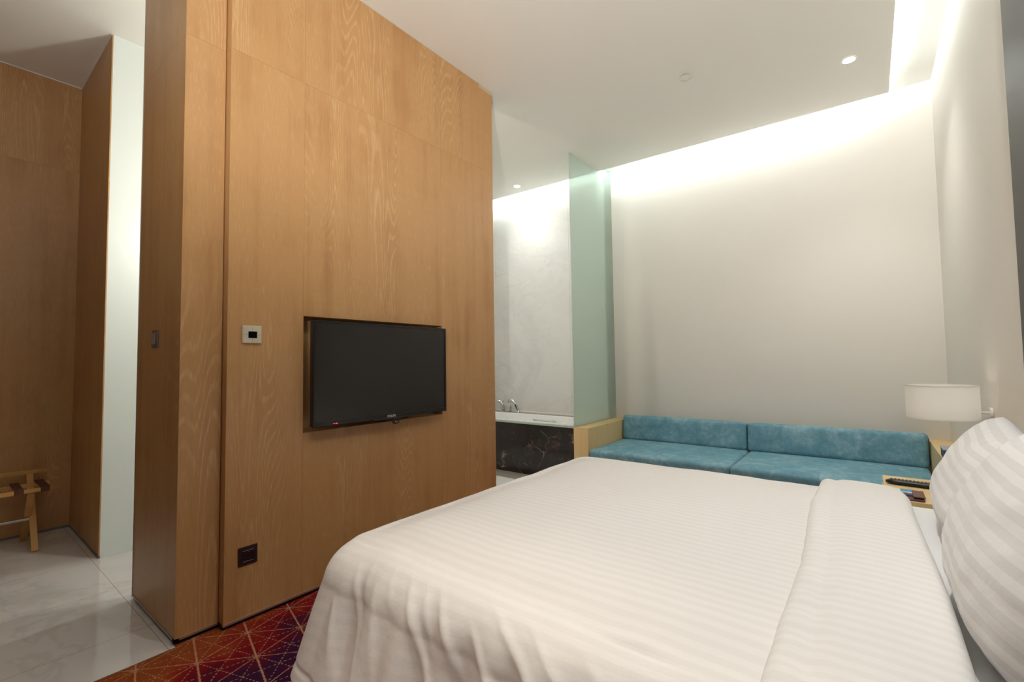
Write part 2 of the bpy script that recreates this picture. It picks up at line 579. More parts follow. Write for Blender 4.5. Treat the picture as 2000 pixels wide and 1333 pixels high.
# ceiling: lowered slab with light coves along the far wall and the headboard wall
slab = [(XN - 0.1, YN, ZC), (0.219, YN, ZC), (0.219, 4.872, ZC), (-2.6, 4.738, ZC), (-4.25, 4.66, ZC), (-4.25, 2.0, ZC), (XN - 0.1, 2.0, ZC)]
struct('ceiling', MB().prism(slab, (0, 0, 0.035)), M['ceiling'])
struct('ceiling_cove', MB().box(XN - 0.2, XH + 0.1, YN - 0.1, YF + 0.1, ZT, ZT + 0.05), M['ceiling'])

# walls
struct('wall_far', MB().box(-2.6, XH + 0.1, YF, YF + 0.1, -0.1, ZT), M['wall'])
struct('wall_right', MB().box(XH, XH + 0.1, YN, YF, -0.1, ZT), M['wall'])
struct('wall_near', MB().box(XN - 0.1, XH + 0.1, YN - 0.1, YN, -0.1, ZT), M['near_wall_dark'])
struct('wall_bathroom_far', MB().box(-4.3, -2.42, 4.895, 5.088, -0.1, ZT), M['bath_marble'])
struct('wall_bathroom_left', MB().box(-4.2, -4.118, 2.6, 4.895, -0.1, ZT), M['bath_marble'])
struct('wall_corridor', MB().box(-3.95, -3.857, 0.6985, 2.6, 0.0, ZC).box(-4.2, -3.95, 2.55, 2.6, 0.0, ZC), M['white_wall'])
# dark panel behind the bed
struct('wall_panel_right', MB().box(0.48, 0.499, -1.2, 2.652, 0.0, ZC - 0.02), M['dark_panel'], bevel=0.002)

# wood television wall, made of veneer panels round the recess
G = 0.0008
zb, zt, zs = 0.026, ZC - 0.004, 2.722
ya, yb, yc, yd = 0.853, 1.216, 2.2075, 2.776
r0, r1 = 0.843, 1.457
X0, X1 = XT - 0.11, XT
for bx in ((ya, yb - G, zb, zs - G, .13), (ya, yb - G, zs, zt, .41), (yb, yc - G, zb, r0, .77), (yb, yc - G, r1, zs - G, .29), (yb, yc - G, zs, zt, .55),
           (yc, yd, zb, zs - G, .91), (yc, 2.6205, zs, zt, .63), (2.6212, yd, zs, 3.372, .63)):
    struct('wall_left_panel', MB().box(X0, X1, *bx), M['wood'])
struct('wall_left_recess', MB().box(X0 - 0.001, X0 + 0.016, yb, yc, r0, r1, .35), M['wood'])
struct('wall_left', MB().box(X0 - 0.04, X0 - 0.002, ya - .1, yd, 0, zt, .2), M['wood'])
struct('trim_2', MB().box(X0, XT - 0.001, 2.6215, yd, 3.3725, ZC - 0.001).box(XT - 0.02, XT + 0.002, ya, 2.621, ZC - 0.006, ZC - 0.001), M['shaded_trim_beige'])  # ceiling's dimmer tone is painted into this trim
# protruding end block with its side face
eb = MB()
EX = -2.394
eb.box(EX - 0.1, EX, 0.684, ya - 0.004, zb, zs - G, .07).box(EX - 0.1, EX, 0.684, ya - 0.004, zs, zt, .83)
eb.box(-3.048, EX - 0.1, 0.684, 0.80, zb, zs - G, .47).box(-3.048, EX - 0.1, 0.684, 0.80, zs, zt, .5)
struct('wall_left_end', eb, M['wood'])
struct('trim_3', MB().box(-3.052, -3.048, 0.682, 0.80, 0.012, ZC - 0.002), M['alu'])
# shadow gap and aluminium lines at the foot of the wood walls
kick = MB().box(XT - 0.1, XT - 0.015, ya, yd, 0.0, zb).box(-3.04, EX - 0.012, 0.694, ya, 0.0, zb).box(EX - 0.1, EX - 0.03, ya - 0.01, ya + 0.01, 0.0, ZC)
struct('baseboard_gap', kick, M['darkgap'])
al = MB().box(XT - 0.02, XT + 0.003, ya, yd, 0.017, zb).box(EX - 0.02, EX + 0.003, 0.681, ya - 0.004, 0.017, zb).box(-3.05, EX + 0.003, 0.681, 0.70, 0.017, zb)
struct('baseboard_left', al, M['alu'])
# luggage niche
ni = MB()
ni.box(XN - 0.08, XN, YN, 0.692, 0.018, zs - G, .33).box(XN - 0.08, XN, YN, 0.692, zs, ZC, .71)
ni.box(XN, -3.857, 0.692, 0.698, 0.018, zs - G, .22).box(XN, -3.857, 0.692, 0.698, zs, ZC, .94)
struct('wall_niche', ni, M['wood'])
struct('baseboard_niche', MB().box(XN, XN + 0.003, YN, 0.69, -0.01, 0.018).box(XN, -3.857, 0.6895, 0.693, -0.01, 0.018), M['dull_strip'])
struct('trim_4', MB().box(XN, XN + 0.004, YN, 0.69, ZC - 0.008, ZC - 0.001).box(XN, -3.857, 0.688, 0.692, ZC - 0.008, ZC - 0.001), M['trim_white'])
struct('wall_bathroom_back', MB().box(-2.505, -2.495, 0.80, 2.9, 0.0, ZC), M['white_wall'])

# ================================================================== BATH
tub = thing('bathtub', 'white built-in bathtub behind a black-brown marble front with pale veins', 'bathtub', (-3.3, 4.4, -0.055))
MB().box(-4.11, -2.420, 4.112, 4.135, -0.055, 0.505).build('front_panel', M['emperador'], tub, bevel=0.002, origin=(-3.3, 4.12, 0.2))
# rim with a rectangular opening and the basin inside
def rrect(x0, x1, y0, y1, r, z, k=8):
    out = []
    for cx, cy, a0 in ((x1 - r, y1 - r, 0), (x0 + r, y1 - r, 90), (x0 + r, y0 + r, 180), (x1 - r, y0 + r, 270)):
        for i in range(k + 1):
            a = math.radians(a0 + 90 * i / k)
            out.append((cx + r * math.cos(a), cy + r * math.sin(a), z))
    return out
bas = MB()
rings = [rrect(-4.10, -2.425, 4.125, 4.72, .01, .512), rrect(-4.10, -2.425, 4.125, 4.72, .012, .534), rrect(-4.04, -2.50, 4.185, 4.705, .05, .536), rrect(-4.035, -2.505, 4.19, 4.70, .05, .530),
         rrect(-3.99, -2.56, 4.22, 4.66, .10, .36), rrect(-3.92, -2.66, 4.26, 4.62, .12, .12), rrect(-3.86, -2.74, 4.30, 4.58, .10, .085), rrect(-3.4, -3.2, 4.42, 4.46, .01, .08)]
bas.tube_rings(rings)
bas.build('basin', M['acrylic'], tub, smooth_=False, recalc=True)
MB().box(-4.115, -2.420, 4.108, 4.128, 0.505, 0.528).build('front_rim', plain('rim_stone', (176, 190, 178), 0.15), tub, bevel=0.003)
MB().box(-4.115, -2.425, 4.72, 4.893, 0.49, 0.524).build('stone_ledge', M['ledge_stone'], tub, bevel=0.002)
MB().box(-4.115, -2.425, 4.882, 4.894, 0.524, 0.545).build('wall_bead', M['trim_white'], tub, bevel=0.002)
hb = MB().tube([(-3.30, 4.682, 0.47), (-3.30, 4.64, 0.475), (-3.24, 4.632, 0.475), (-3.06, 4.632, 0.475), (-3.0, 4.64, 0.475), (-3.0, 4.682, 0.47)], 0.011, 12)
hb.build('grip_handle', M['chrome'], tub, smooth_=True)['label'] = 'chrome grip handle'
struct('trim_5', MB().box(-4.11, -2.42, 3.90, 4.112, -0.055, -0.048), M['grey_stone'])

def arc(c, r, a0, a1, n, dx, up=Vector((0, 0, 1))):
    dx = Vector(dx).normalized()
    return [Vector(c) + dx * (r * math.cos(math.radians(a0 + (a1 - a0) * i / n))) + up * (r * math.sin(math.radians(a0 + (a1 - a0) * i / n))) for i in range(n + 1)]
zl = 0.524
# arched spout
fx, fy = -3.93, 4.825
fa = thing('bath_spout', 'chrome arched bath spout, leftmost on the tub ledge beside the wood wall', 'faucet', (fx, fy, zl))
sp = [Vector((fx, fy, zl)), Vector((fx, fy, zl + 0.05))] + arc((fx - 0.10, fy - 0.03, zl + 0.05), 0.105, 10, 150, 12, (1, 0.3, 0))
MB().tube(sp, [0.024, 0.022] + [0.021 - 0.0006 * i for i in range(13)], 16, flat=1.0).build('spout', M['chrome'], fa, smooth_=True)
MB().lathe(fx, fy, [(0.001, zl + .006), (0.032, zl + .006), (0.034, zl), (0.03, zl)], 24).build('base', M['chrome'], fa, smooth_=True)
MB().tube([(fx, fy, zl + 0.13), (fx + 0.005, fy, zl + 0.165), (fx + 0.006, fy, zl + 0.178)], [0.006, 0.006, 0.011], 12).build('diverter_knob', M['chrome'], fa, smooth_=True)
# mixer lever
fx = -3.815
fb = thing('bath_mixer', 'small chrome mixer lever between the arched spout and the hand shower', 'faucet', (fx, fy, zl))
MB().tube([(fx, fy, zl), (fx, fy, zl + .03), (fx, fy, zl + .085), (fx, fy, zl + .10)], [0.024, 0.02, 0.022, 0.017], 18).build('body', M['chrome'], fb, smooth_=True)
MB().tube([(fx, fy, zl + .09), (fx - .04, fy - .02, zl + .097), (fx - .07, fy - .035, zl + .102)], [0.007, 0.006, 0.004], 10).build('lever', M['chrome'], fb, smooth_=True)
# hand shower
fx = -3.675
fc = thing('hand_shower', 'chrome hand shower bent over in its holder, rightmost on the tub ledge', 'shower', (fx, fy, zl))
hs = [Vector((fx, fy, zl + 0.02)), Vector((fx - 0.02, fy - .004, zl + 0.07)), Vector((fx - 0.045, fy - .01, zl + 0.125)), Vector((fx - 0.075, fy - .016, zl + 0.155)), Vector((fx - 0.11, fy - .022, zl + 0.162)), Vector((fx - 0.145, fy - .03, zl + 0.150))]
MB().tube(hs, [0.014, 0.016, 0.018, 0.022, 0.026, 0.02], 16).build('handle', M['chrome'], fc, smooth_=True)
MB().tube([(fx, fy, zl), (fx, fy, zl + .012), (fx - .004, fy, zl + .03)], [0.026, 0.022, 0.018], 18).build('holder', M['chrome'], fc, smooth_=True)
MB().tube([(fx - 0.012, fy - .017, zl + 0.05), (fx - 0.034, fy - .024, zl + 0.112)], [0.007, 0.008], 8).build('grip_insert', M['black'], fc, smooth_=True)

# frosted glass screen over the wooden ledge
gp = thing('glass_screen', 'tall pale green frosted glass screen between the bath and the sofa', 'glass screen', (-2.41, 4.6, 0.519))
pts = [(-2.416, 4.112, 0.521), (-2.416, 5.088, 0.521), (-2.416, 5.088, ZT - 0.002), (-2.416, 4.78, ZT - 0.002), (-2.416, 4.78, ZC - 0.002), (-2.416, 4.112, ZC - 0.002)]
MB().prism(pts, (0.012, 0, 0)).build('pane', M['frost'], gp)
MB().box(-2.4165, -2.4035, 5.082, 5.091, 0.522, ZC - 0.003).box(-2.418, -2.402, 4.114, 5.088, 0.518, 0.5225).build('edge_channel', plain('greenish_channel', (196, 200, 150), 0.4), gp)
tag(MB().box(-2.418, -2.25, 4.108, YF - 0.002, 0.001, 0.5175, .3).build('wooden_ledge', M['wood_pale'], bevel=0.0015, origin=(-2.33, 4.6, 0.0)),
    'pale wood boxed ledge under the glass screen at the left end of the sofa', 'ledge')
tag(MB().box(0.362, XH - 0.002, 4.12, YF - 0.002, 0.001, 0.5175, .6).build('wooden_ledge', M['wood_pale'], bevel=0.0015, origin=(0.43, 4.6, 0.0)),
    'pale wood boxed ledge in the corner at the right end of the sofa', 'ledge')
cb = thing('storage_box', 'small slate blue box with a lavender top, on the corner ledge half behind a pillow', 'box', (0.43, 4.24, 0.518))
MB().box(0.368, 0.49, 4.14, 4.31, 0.518, 0.572).build('body', M['slate'], cb, bevel=0.003)
MB().box(0.365, 0.493, 4.137, 4.313, 0.572, 0.582).build('lid', M['lavender'], cb, bevel=0.002)

# ================================================================== SOFA
sofa = thing('sofa', 'long low teal velvet sofa built in along the far wall', 'sofa', (-0.95, 4.6, 0.0))
MB().box(-2.245, 0.357, 4.13, YF - 0.01, 0.002, 0.20).build('base', M['sofa_base'], sofa, bevel=0.006)
SEATS = [(-2.243, -0.945), (-0.94, 0.350)]
for i, (a, b_) in enumerate(SEATS):
    mb = add_cushion(MB(), ((a + b_) / 2, 4.53, 0.256), ((b_ - a) / 2, 0.435, 0.0535), 0.03, (0.0, 0.003, 0.010), (30, 12, 3), jit=0.003, seed=i * 7)
    s_ = mb.build('seat_cushion', M['velvet'], sofa, smooth_=True, origin=((a + b_) / 2, 4.53, 0.2))
    MB().tube([(a + .02, 4.093, 0.224), ((a + b_) / 2, 4.091, 0.223), (b_ - .02, 4.093, 0.224)], 0.0028, 8).build('piping', M['piping'], s_).location = (-(a + b_) / 2, -4.53, -0.2)
BACKS = [(-2.243, -0.962), (-0.957, 0.352)]
tilt = Matrix.Rotation(math.radians(-7), 3, 'X')
for i, (a, b_) in enumerate(BACKS):
    mb = add_cushion(MB(), ((a + b_) / 2, 4.955, 0.438), ((b_ - a) / 2, 0.055, 0.135), 0.032, (0.0, 0.014, 0.003), (30, 3, 8), rot=tilt, jit=0.003, seed=20 + i * 7)
    bk = mb.build('back_cushion', M['velvet'], sofa, smooth_=True, origin=((a + b_) / 2, 4.95, 0.3))
    z = MB().tube([(b_ + 0.001, 4.925, 0.33), (b_ + 0.001, 4.94, 0.54)], 0.004, 8)
    z.build('zip_seam', M['velvet_dark'], bk).location = (-(a + b_) / 2, -4.95, -0.3)

# ================================================================== TELEVISION
XS = -2.27
tv = thing('television', 'black flat television hung in the recess of the wood wall', 'television', (XS - 0.03, 1.70, 0.86))
ty0, ty1, tz0, tz1 = 1.231, 2.174, 0.873, 1.432
body = MB().box(XS - 0.035, XS - 0.004, ty0, ty1, tz0, tz1)
body.build('casing', M['black'], tv, bevel=0.004, origin=(XS, 1.7, 1.1))
fr = MB()
bz = 0.014
fr.box(XS - 0.004, XS + 0.002, ty0, ty0 + bz, tz0, tz1).box(XS - 0.004, XS + 0.002, ty1 - bz, ty1, tz0, tz1)
fr.box(XS - 0.004, XS + 0.002, ty0 + bz, ty1 - bz, tz1 - bz, tz1).box(XS - 0.004, XS + 0.002, ty0 + bz, ty1 - bz, tz0, tz0 + 0.026)
fr.build('bezel', M['black'], tv, bevel=0.001)
MB().box(XS - 0.0035, XS - 0.0015, ty0 + bz, ty1 - bz, tz0 + 0.026, tz1 - bz).build('screen', M['screen'], tv)
MB().box(-2.433, XS - 0.035, 1.55, 1.85, 1.0, 1.3).build('wall_bracket', M['black'], tv, bevel=0.003)
cu = bpy.data.curves.new('logo', 'FONT')
cu.body = 'PHILIPS'
cu.size = 0.019
cu.extrude = 0.0004
cu.offset = 0.0003
cu.align_x = 'CENTER'
lo = bpy.data.objects.new('logo_source', cu)
C.objects.link(lo)
dg = bpy.context.evaluated_depsgraph_get()
me = bpy.data.meshes.new_from_object(lo.evaluated_get(dg))
bpy.data.objects.remove(lo)
lg = bpy.data.objects.new('logo', me)
me.materials.clear(); me.materials.append(M['silver'])
C.objects.link(lg)
lg.parent = tv
lg.rotation_euler = (math.pi / 2, 0, math.pi / 2)
lg.location = Vector((XS + 0.0026, 1.722, tz0 + 0.006)) - tv.location
MB().box(XS - 0.005, XS + 0.004, 1.60, 1.84, tz0 - 0.008, tz0 + 0.003).build('lower_lip', M['black'], tv, bevel=0.003)
MB().box(XS + 0.0015, XS + 0.003, 1.345, 1.3495, tz0 + 0.0075, tz0 + 0.0105).box(XS + 0.0015, XS + 0.003, 1.357, 1.367, tz0 + 0.0075, tz0 + 0.0105).build('standby_light', M['red_led'], tv)
lp = []
for i in range(25):
    a = 2 * math.pi * i / 24
    lp.append((XS + 0.004, 1.752 + 0.021 * math.cos(a + 1.57) + 0.004 * math.sin(2 * a), tz0 - 0.020 + 0.016 * math.sin(a + 1.57)))
MB().tube(lp, 0.0034, 10).tube([(XS - .01, 1.742, tz0 - .004), (XS + .002, 1.737, tz0 - .02), (XS + .004, 1.748, tz0 - .034)], 0.003, 10).build('cable_loop', M['black'], tv, smooth_=True)

# ================================================================== WALL PLATES
th = thing('thermostat', 'cream square wall control with a small dark display', 'thermostat', (XT, 0.958, 1.348))
a0, a1, z0, z1 = 0.915, 1.001, 1.305, 1.391
MB().box(XT, XT + 0.009, a0, a1, z0, z1).build('plate', M['cream_edge'], th, bevel=0.002)
for (p0, p1, q0, q1) in ((a0 + .003, .9575, z0 + .003, 1.3475), (.9585, a1 - .003, z0 + .003, 1.3475), (a0 + .003, .9575, 1.3485, z1 - .003), (.9585, a1 - .003, 1.3485, z1 - .003)):
    MB().box(XT + 0.009, XT + 0.0115, p0, p1, q0, q1).build('button', M['cream_plastic'], th, bevel=0.0005)
MB().box(XT + 0.0112, XT + 0.0125, 0.940, 0.979, 1.331, 1.363).build('display', M['lcd'], th)
MB().box(XT + 0.0088, XT + 0.0095, a0 + .004, a1 - .004, 1.3473, 1.3487).box(XT + 0.0088, XT + 0.0095, .9573, .9587, z0 + .004, z1 - .004).build('dividing_groove', M['groove'], th)

so = thing('wall_socket', 'dark brown square power socket low on the wood wall', 'socket', (XT, 0.953, 0.307))
s0, s1, z0, z1 = 0.910, 0.996, 0.264, 0.350
MB().box(XT, XT + 0.006, s0, s1, z0, z1).build('plate', M['brown_plate'], so, bevel=0.003)
MB().box(XT + 0.006, XT + 0.009, s0 + .014, s1 - .014, z0 + .017, z1 - .017).build('insert', M['brown_insert'], so, bevel=0.001)
for zz in (z0 + .0175, z1 - .0192): MB().box(XT + 0.0085, XT + 0.0095, s0 + .018, s1 - .018, zz, zz + .0015).build('metal_line', M['silver'], so)
for (cy, cz) in ((.957, .328), (.974, .328), (.940, .304), (.934, .290), (.947, .290)):
    MB().tube([(XT + 0.008, cy, cz), (XT + 0.0096, cy, cz)], 0.0042, 14).build('pin_hole', M['black'], so)
    MB().box(XT + .0092, XT + .0099, cy - .003, cy + .003, cz - .005, cz - .0042).build('hole_rim', M['silver'], so)

ls = thing('light_switch', 'bronze single rocker light switch on the shaded end of the wood wall', 'switch', (-2.742, 0.684, 1.336))
MB().box(-2.785, -2.699, 0.676, 0.684, 1.293, 1.379).build('plate', M['bronze'], ls, bevel=0.002)
MB().prism([(-2.773, 0.676, 1.309), (-2.773, 0.668, 1.309), (-2.773, 0.673, 1.364), (-2.773, 0.676, 1.366)], (0.055, 0, 0)).build('rocker', M['rocker'], ls, bevel=0.001)

# ================================================================== CEILING FITTINGS
CAMDOWN = ['round recessed ceiling downlight above the right end of the sofa', 'round recessed ceiling downlight above the bath by the wood wall',
           'added unseen ceiling downlight above the middle of the bed', 'added unseen warm ceiling fill light near the camera', 'added unseen ceiling downlight in the bathroom corridor']  # last three fittings are added fill, never in view
for (x, y, p), lb in zip(DOWN, CAMDOWN):
    d = thing('ceiling_downlight', lb, 'downlight', (x, y, ZC), 'recessed ceiling downlights')
    MB().lathe(x, y, [(0.036, ZC - .0005), (0.038, ZC - .003), (0.047, ZC - .003), (0.050, ZC - .0005)], 36).build('ring', M['trim_white'], d, smooth_=True)
    MB().lathe(x, y, [(0.0005, ZC - .004), (0.036, ZC - .0035), (0.037, ZC - .0005)], 36).build('lamp', M['lamp_glow'], d)
spk = thing('sprinkler_cover', 'small round flush sprinkler cover on the ceiling', 'sprinkler', (-1.035, 3.579, ZC))
MB().lathe(-1.035, 3.579, [(0.0005, ZC - .0085), (0.040, ZC - .0085), (0.042, ZC - .007), (0.040, ZC - .006), (0.0005, ZC - .006)], 40).build('disc', M['ceiling'], spk)
MB().lathe(-1.035, 3.579, [(0.034, ZC - .006), (0.034, ZC - .0002)], 40).build('gap_ring', M['darkgap'], spk)

# lamp on the bathroom side (lights the corridor and the niche)
wl = thing('vanity_lamp', 'bright round globe lamp in the bathroom corridor behind the wood wall', 'lamp', (-2.86, 1.22, 2.25))
MB().lathe(-2.86, 1.22, [(0.001 + 0.038 * math.sin(math.pi * i / 12), 2.25 - 0.038 * math.cos(math.pi * i / 12)) for i in range(13)], 24).build('globe', M['globe'], wl, smooth_=True)
MB().tube([(-2.86, 1.22, 2.288), (-2.86, 1.22, 2.36), (-2.6, 1.22, 2.38), (-2.506, 1.22, 2.38)], 0.008, 10).build('arm', M['chrome'], wl, smooth_=True)

# ================================================================== LAMP BY THE PILLOWS
LX, LY, LZ, LR, LH = 0.306, 3.42, 0.858, 0.150, 0.182
lm = thing('wall_lamp', 'white drum lampshade on a wall arm above the nightstand corner', 'lamp', (LX, LY, LZ))
MB().lathe(LX, LY, [(LR, LZ), (LR, LZ + LH)], 72).build('lamp_shade', M['shade'], lm, smooth_=True)
for k in (LZ, LZ + LH - .006):
    MB().lathe(LX, LY, [(LR + .0008, k), (LR + .0008, k + .006), (LR - .001, k + .006)], 72).build('shade_rim', M['trim_white'], lm)
MB().tube([(LX, LY, LZ + .05), (LX, LY, LZ + .13)], [0.025, 0.028], 18).build('bulb', plain('shade_fill_bulb', (255, 250, 240), 0.5, emit=(255, 250, 240), es=1.6), lm, smooth_=True)  # glow added inside the unlit lamp to brighten its shade
MB().tube([(LX, LY, LZ + .05), (LX + .02, LY, LZ + .04), (XH - .01, LY, LZ + .04)], 0.007, 10).tube([(XH - .012, LY, LZ + .04), (XH - .001, LY, LZ + .04)], 0.028, 24).build('arm', M['trim_white'], lm, smooth_=False)

# ================================================================== NIGHTSTAND AND THINGS ON IT
ZNS = 0.55
ns = thing('nightstand', 'pale wood nightstand between the bed and the sofa', 'nightstand', (0.25, 2.98, 0.0))
MB().box(0.036, 0.478, 2.725, 3.25, 0.525, ZNS, .15).build('top', M['wood_pale'], ns, bevel=0.002)
MB().box(0.046, 0.475, 2.725, 3.24, 0.12, 0.525, .2).build('body', M['wood_pale'], ns, bevel=0.002)
dr = MB().box(0.032, 0.046, 2.735, 3.23, 0.32, 0.515, .25).build('drawer', M['wood_pale'], ns, bevel=0.002, origin=(0.04, 2.98, 0.42))
MB().tube([(-0.008, -.06, 0.0), (-0.022, -.05, 0.0), (-0.022, .05, 0.0), (-0.008, .06, 0.0)], 0.005, 10).build('handle', M['alu'], dr, smooth_=True).location = (0, 0, 0)
MB().box(0.08, 0.44, 2.76, 3.2, 0.0, 0.12).build('plinth', M['darkgap'], ns)

rc = thing('remote_control', 'long black remote control with rows of raised keys on the nightstand', 'remote control', (0.157, 3.046, ZNS))
rot = Matrix.Rotation(math.radians(-5), 3, 'Z')
RO = Vector((0.157, 3.046, 0))
secs = []
for i in range(15):
    t = i / 14.0
    px = -0.112 + 0.224 * t
    wv = 0.025 * (1 - 0.55 * abs(2 * t - 1) ** 8)
    hv = 0.024 * (1 - 0.6 * abs(2 * t - 1) ** 10)
    ring = []
    for k in range(16):
        a = 2 * math.pi * k / 16
        ring.append(tuple(rot @ Vector((px, math.copysign(abs(math.cos(a)) ** 0.6, math.cos(a)) * wv, ZNS + 0.0125 + math.copysign(abs(math.sin(a)) ** 0.7, math.sin(a)) * hv / 2)) + RO))
    secs.append(ring)
rb = MB().tube_rings(secs)
n0 = len(rb.v)
rb.f.append(tuple(reversed(range(16)))); rb.mi.append(0)
rb.f.append(tuple(range(n0 - 16, n0))); rb.mi.append(0)
rb.build('case', M['black'], rc, smooth_=True)
grey_rubber = plain('grey_rubber', (62, 66, 64), 0.4)
for i in range(13):
    for j in (-1, 0, 1):
        c3 = rot @ Vector((-0.088 + i * 0.0145, j * 0.0135, 0)) + RO
        MB().box(c3.x - .0045, c3.x + .0045, c3.y - .0042, c3.y + .0042, ZNS + 0.0235, ZNS + 0.0257).build('key', grey_rubber, rc)

cf = thing('card_leaflet', 'thin blue and white printed card lying beside the remote control', 'card', (0.098, 2.92, ZNS))
MB().box(0.052, 0.146, 2.893, 2.950, ZNS + .0005, ZNS + 0.003).build('card', M['white_card'], cf)
for a_, b_ in ((0.053, 0.080), (0.097, 0.145)):
    MB().box(a_, b_, 2.900, 2.949, ZNS + 0.003, ZNS + 0.0034).build('blue_print', M['blue_card'], cf)
wa = thing('card_holder', 'open brown leather card holder with navy cards on the nightstand edge', 'wallet', (0.14, 2.81, ZNS))
MB().box(0.106, 0.174, 2.735, 2.86, ZNS + .0005, ZNS + .006).build('lower_flap', M['leather_dark'], wa, bevel=0.001)
MB().box(0.137, 0.178, 2.760, 2.888, ZNS + .0105, ZNS + .016).build('upper_flap', M['leather'], wa, bevel=0.001)
MB().box(0.104, 0.15, 2.800, 2.845, ZNS + .006, ZNS + .0095).build('navy_card', M['navy'], wa)
MB().box(0.122, 0.14, 2.848, 2.872, ZNS + .006, ZNS + .0095).build('white_card', M['white_card'], wa)

# ================================================================== BED
bed = thing('bed', 'wide bed with a white fitted sheet against the dark wall panel', 'bed', (-0.5, 1.75, 0.0))
MB().box(-1.36, 0.47, 0.98, 2.54, 0.10, 0.33).build('base', M['base_fabric'], bed, bevel=0.01)
add_cushion(MB(), (-0.465, 1.755, 0.452), (0.935, 0.815, 0.126), 0.05, (0, 0, 0.004), (20, 20, 4)).build('mattress', M['sheet'], bed, smooth_=True)
for x, y in ((-1.3, 1.0), (-1.3, 2.5), (0.38, 1.0), (0.38, 2.5)):
    MB().tube([(x, y, 0.0), (x, y, 0.10)], [0.02, 0.028], 16).build('leg', M['darkgap'], bed)

# duvet: U-shaped contours grow outwards from a centre line, then hang down
XE = 0.02          # open end towards the pillows
XFt, YNr, YFr = -1.455, 0.945, 2.615
ZD = 0.618
DM = (YFr - YNr) / 2
RC = 0.065
NS, NC, NFt = 150, 30, 110
def contour(d):
    """U-shaped line offset by d from the top edge (d>0 inside, d<0 outside)"""
    out = []
    r = RC * (1 - d / DM) if d > 0 else RC - d
    x0 = XFt + d
    yn, yf = YNr + d, YFr - d
    if yf - yn < 2 * r: r = (yf - yn) / 2
    for i in range(NS): out.append((XE + (x0 + r - XE) * i / NS, yf, 0, 1))
    for i in range(NC + 1):
        a = math.pi / 2 + math.pi / 2 * i / NC
        out.append((x0 + r + r * math.cos(a), yf - r + r * math.sin(a), math.cos(a), math.sin(a)))
    for i in range(1, NFt): out.append((x0, yf - r + (yn + r - yf + r) * i / NFt, -1, 0))
    for i in range(NC + 1):
        a = math.pi + math.pi / 2 * i / NC
        out.append((x0 + r + r * math.cos(a), yn + r + r * math.sin(a), math.cos(a), math.sin(a)))
    for i in range(1, NS + 1): out.append((x0 + r + (XE - x0 - r) * i / NS, yn, 0, -1))
    return out
NP = len(contour(0))
def sm(t): t = max(0, min(1, t)); return t * t * (3 - 2 * t)
# hand-placed folds: (start distance along the rim from the near foot corner, slant, depth start, depth end, height, width); rim distance > 0 runs along the near side, < 0 along the foot
FOLDS = [(0.14, 0.5, 0.06, 0.40, 0.018, 0.016), (0.20, 0.25, 0.02, 0.20, 0.012, 0.013), (0.09, 0.4, 0.18, 0.46, 0.014, 0.018), (0.27, 0.4, 0.10, 0.42, 0.009, 0.016),
         (0.38, 0.8, 0.04, 0.36, 0.020, 0.019), (0.30, 0.5, 0.03, 0.16, 0.009, 0.012), (0.45, 0.6, 0.03, 0.22, 0.012, 0.012), (0.50, 0.8, 0.03, 0.24, 0.017, 0.016),
         (0.68, 1.4, 0.02, 0.26, 0.019, 0.024), (0.66, 1.0, 0.10, 0.36, 0.021, 0.022), (0.80, 1.4, 0.03, 0.22, 0.013, 0.020), (0.97, 1.2, 0.05, 0.32, 0.015, 0.03),
         (-0.10, 0.1, 0.10, 0.42, 0.012, 0.022), (-0.40, 0.03, 0.1, 0.45, 0.016, 0.035), (-0.8, -0.03, 0.1, 0.45, 0.018, 0.04)]
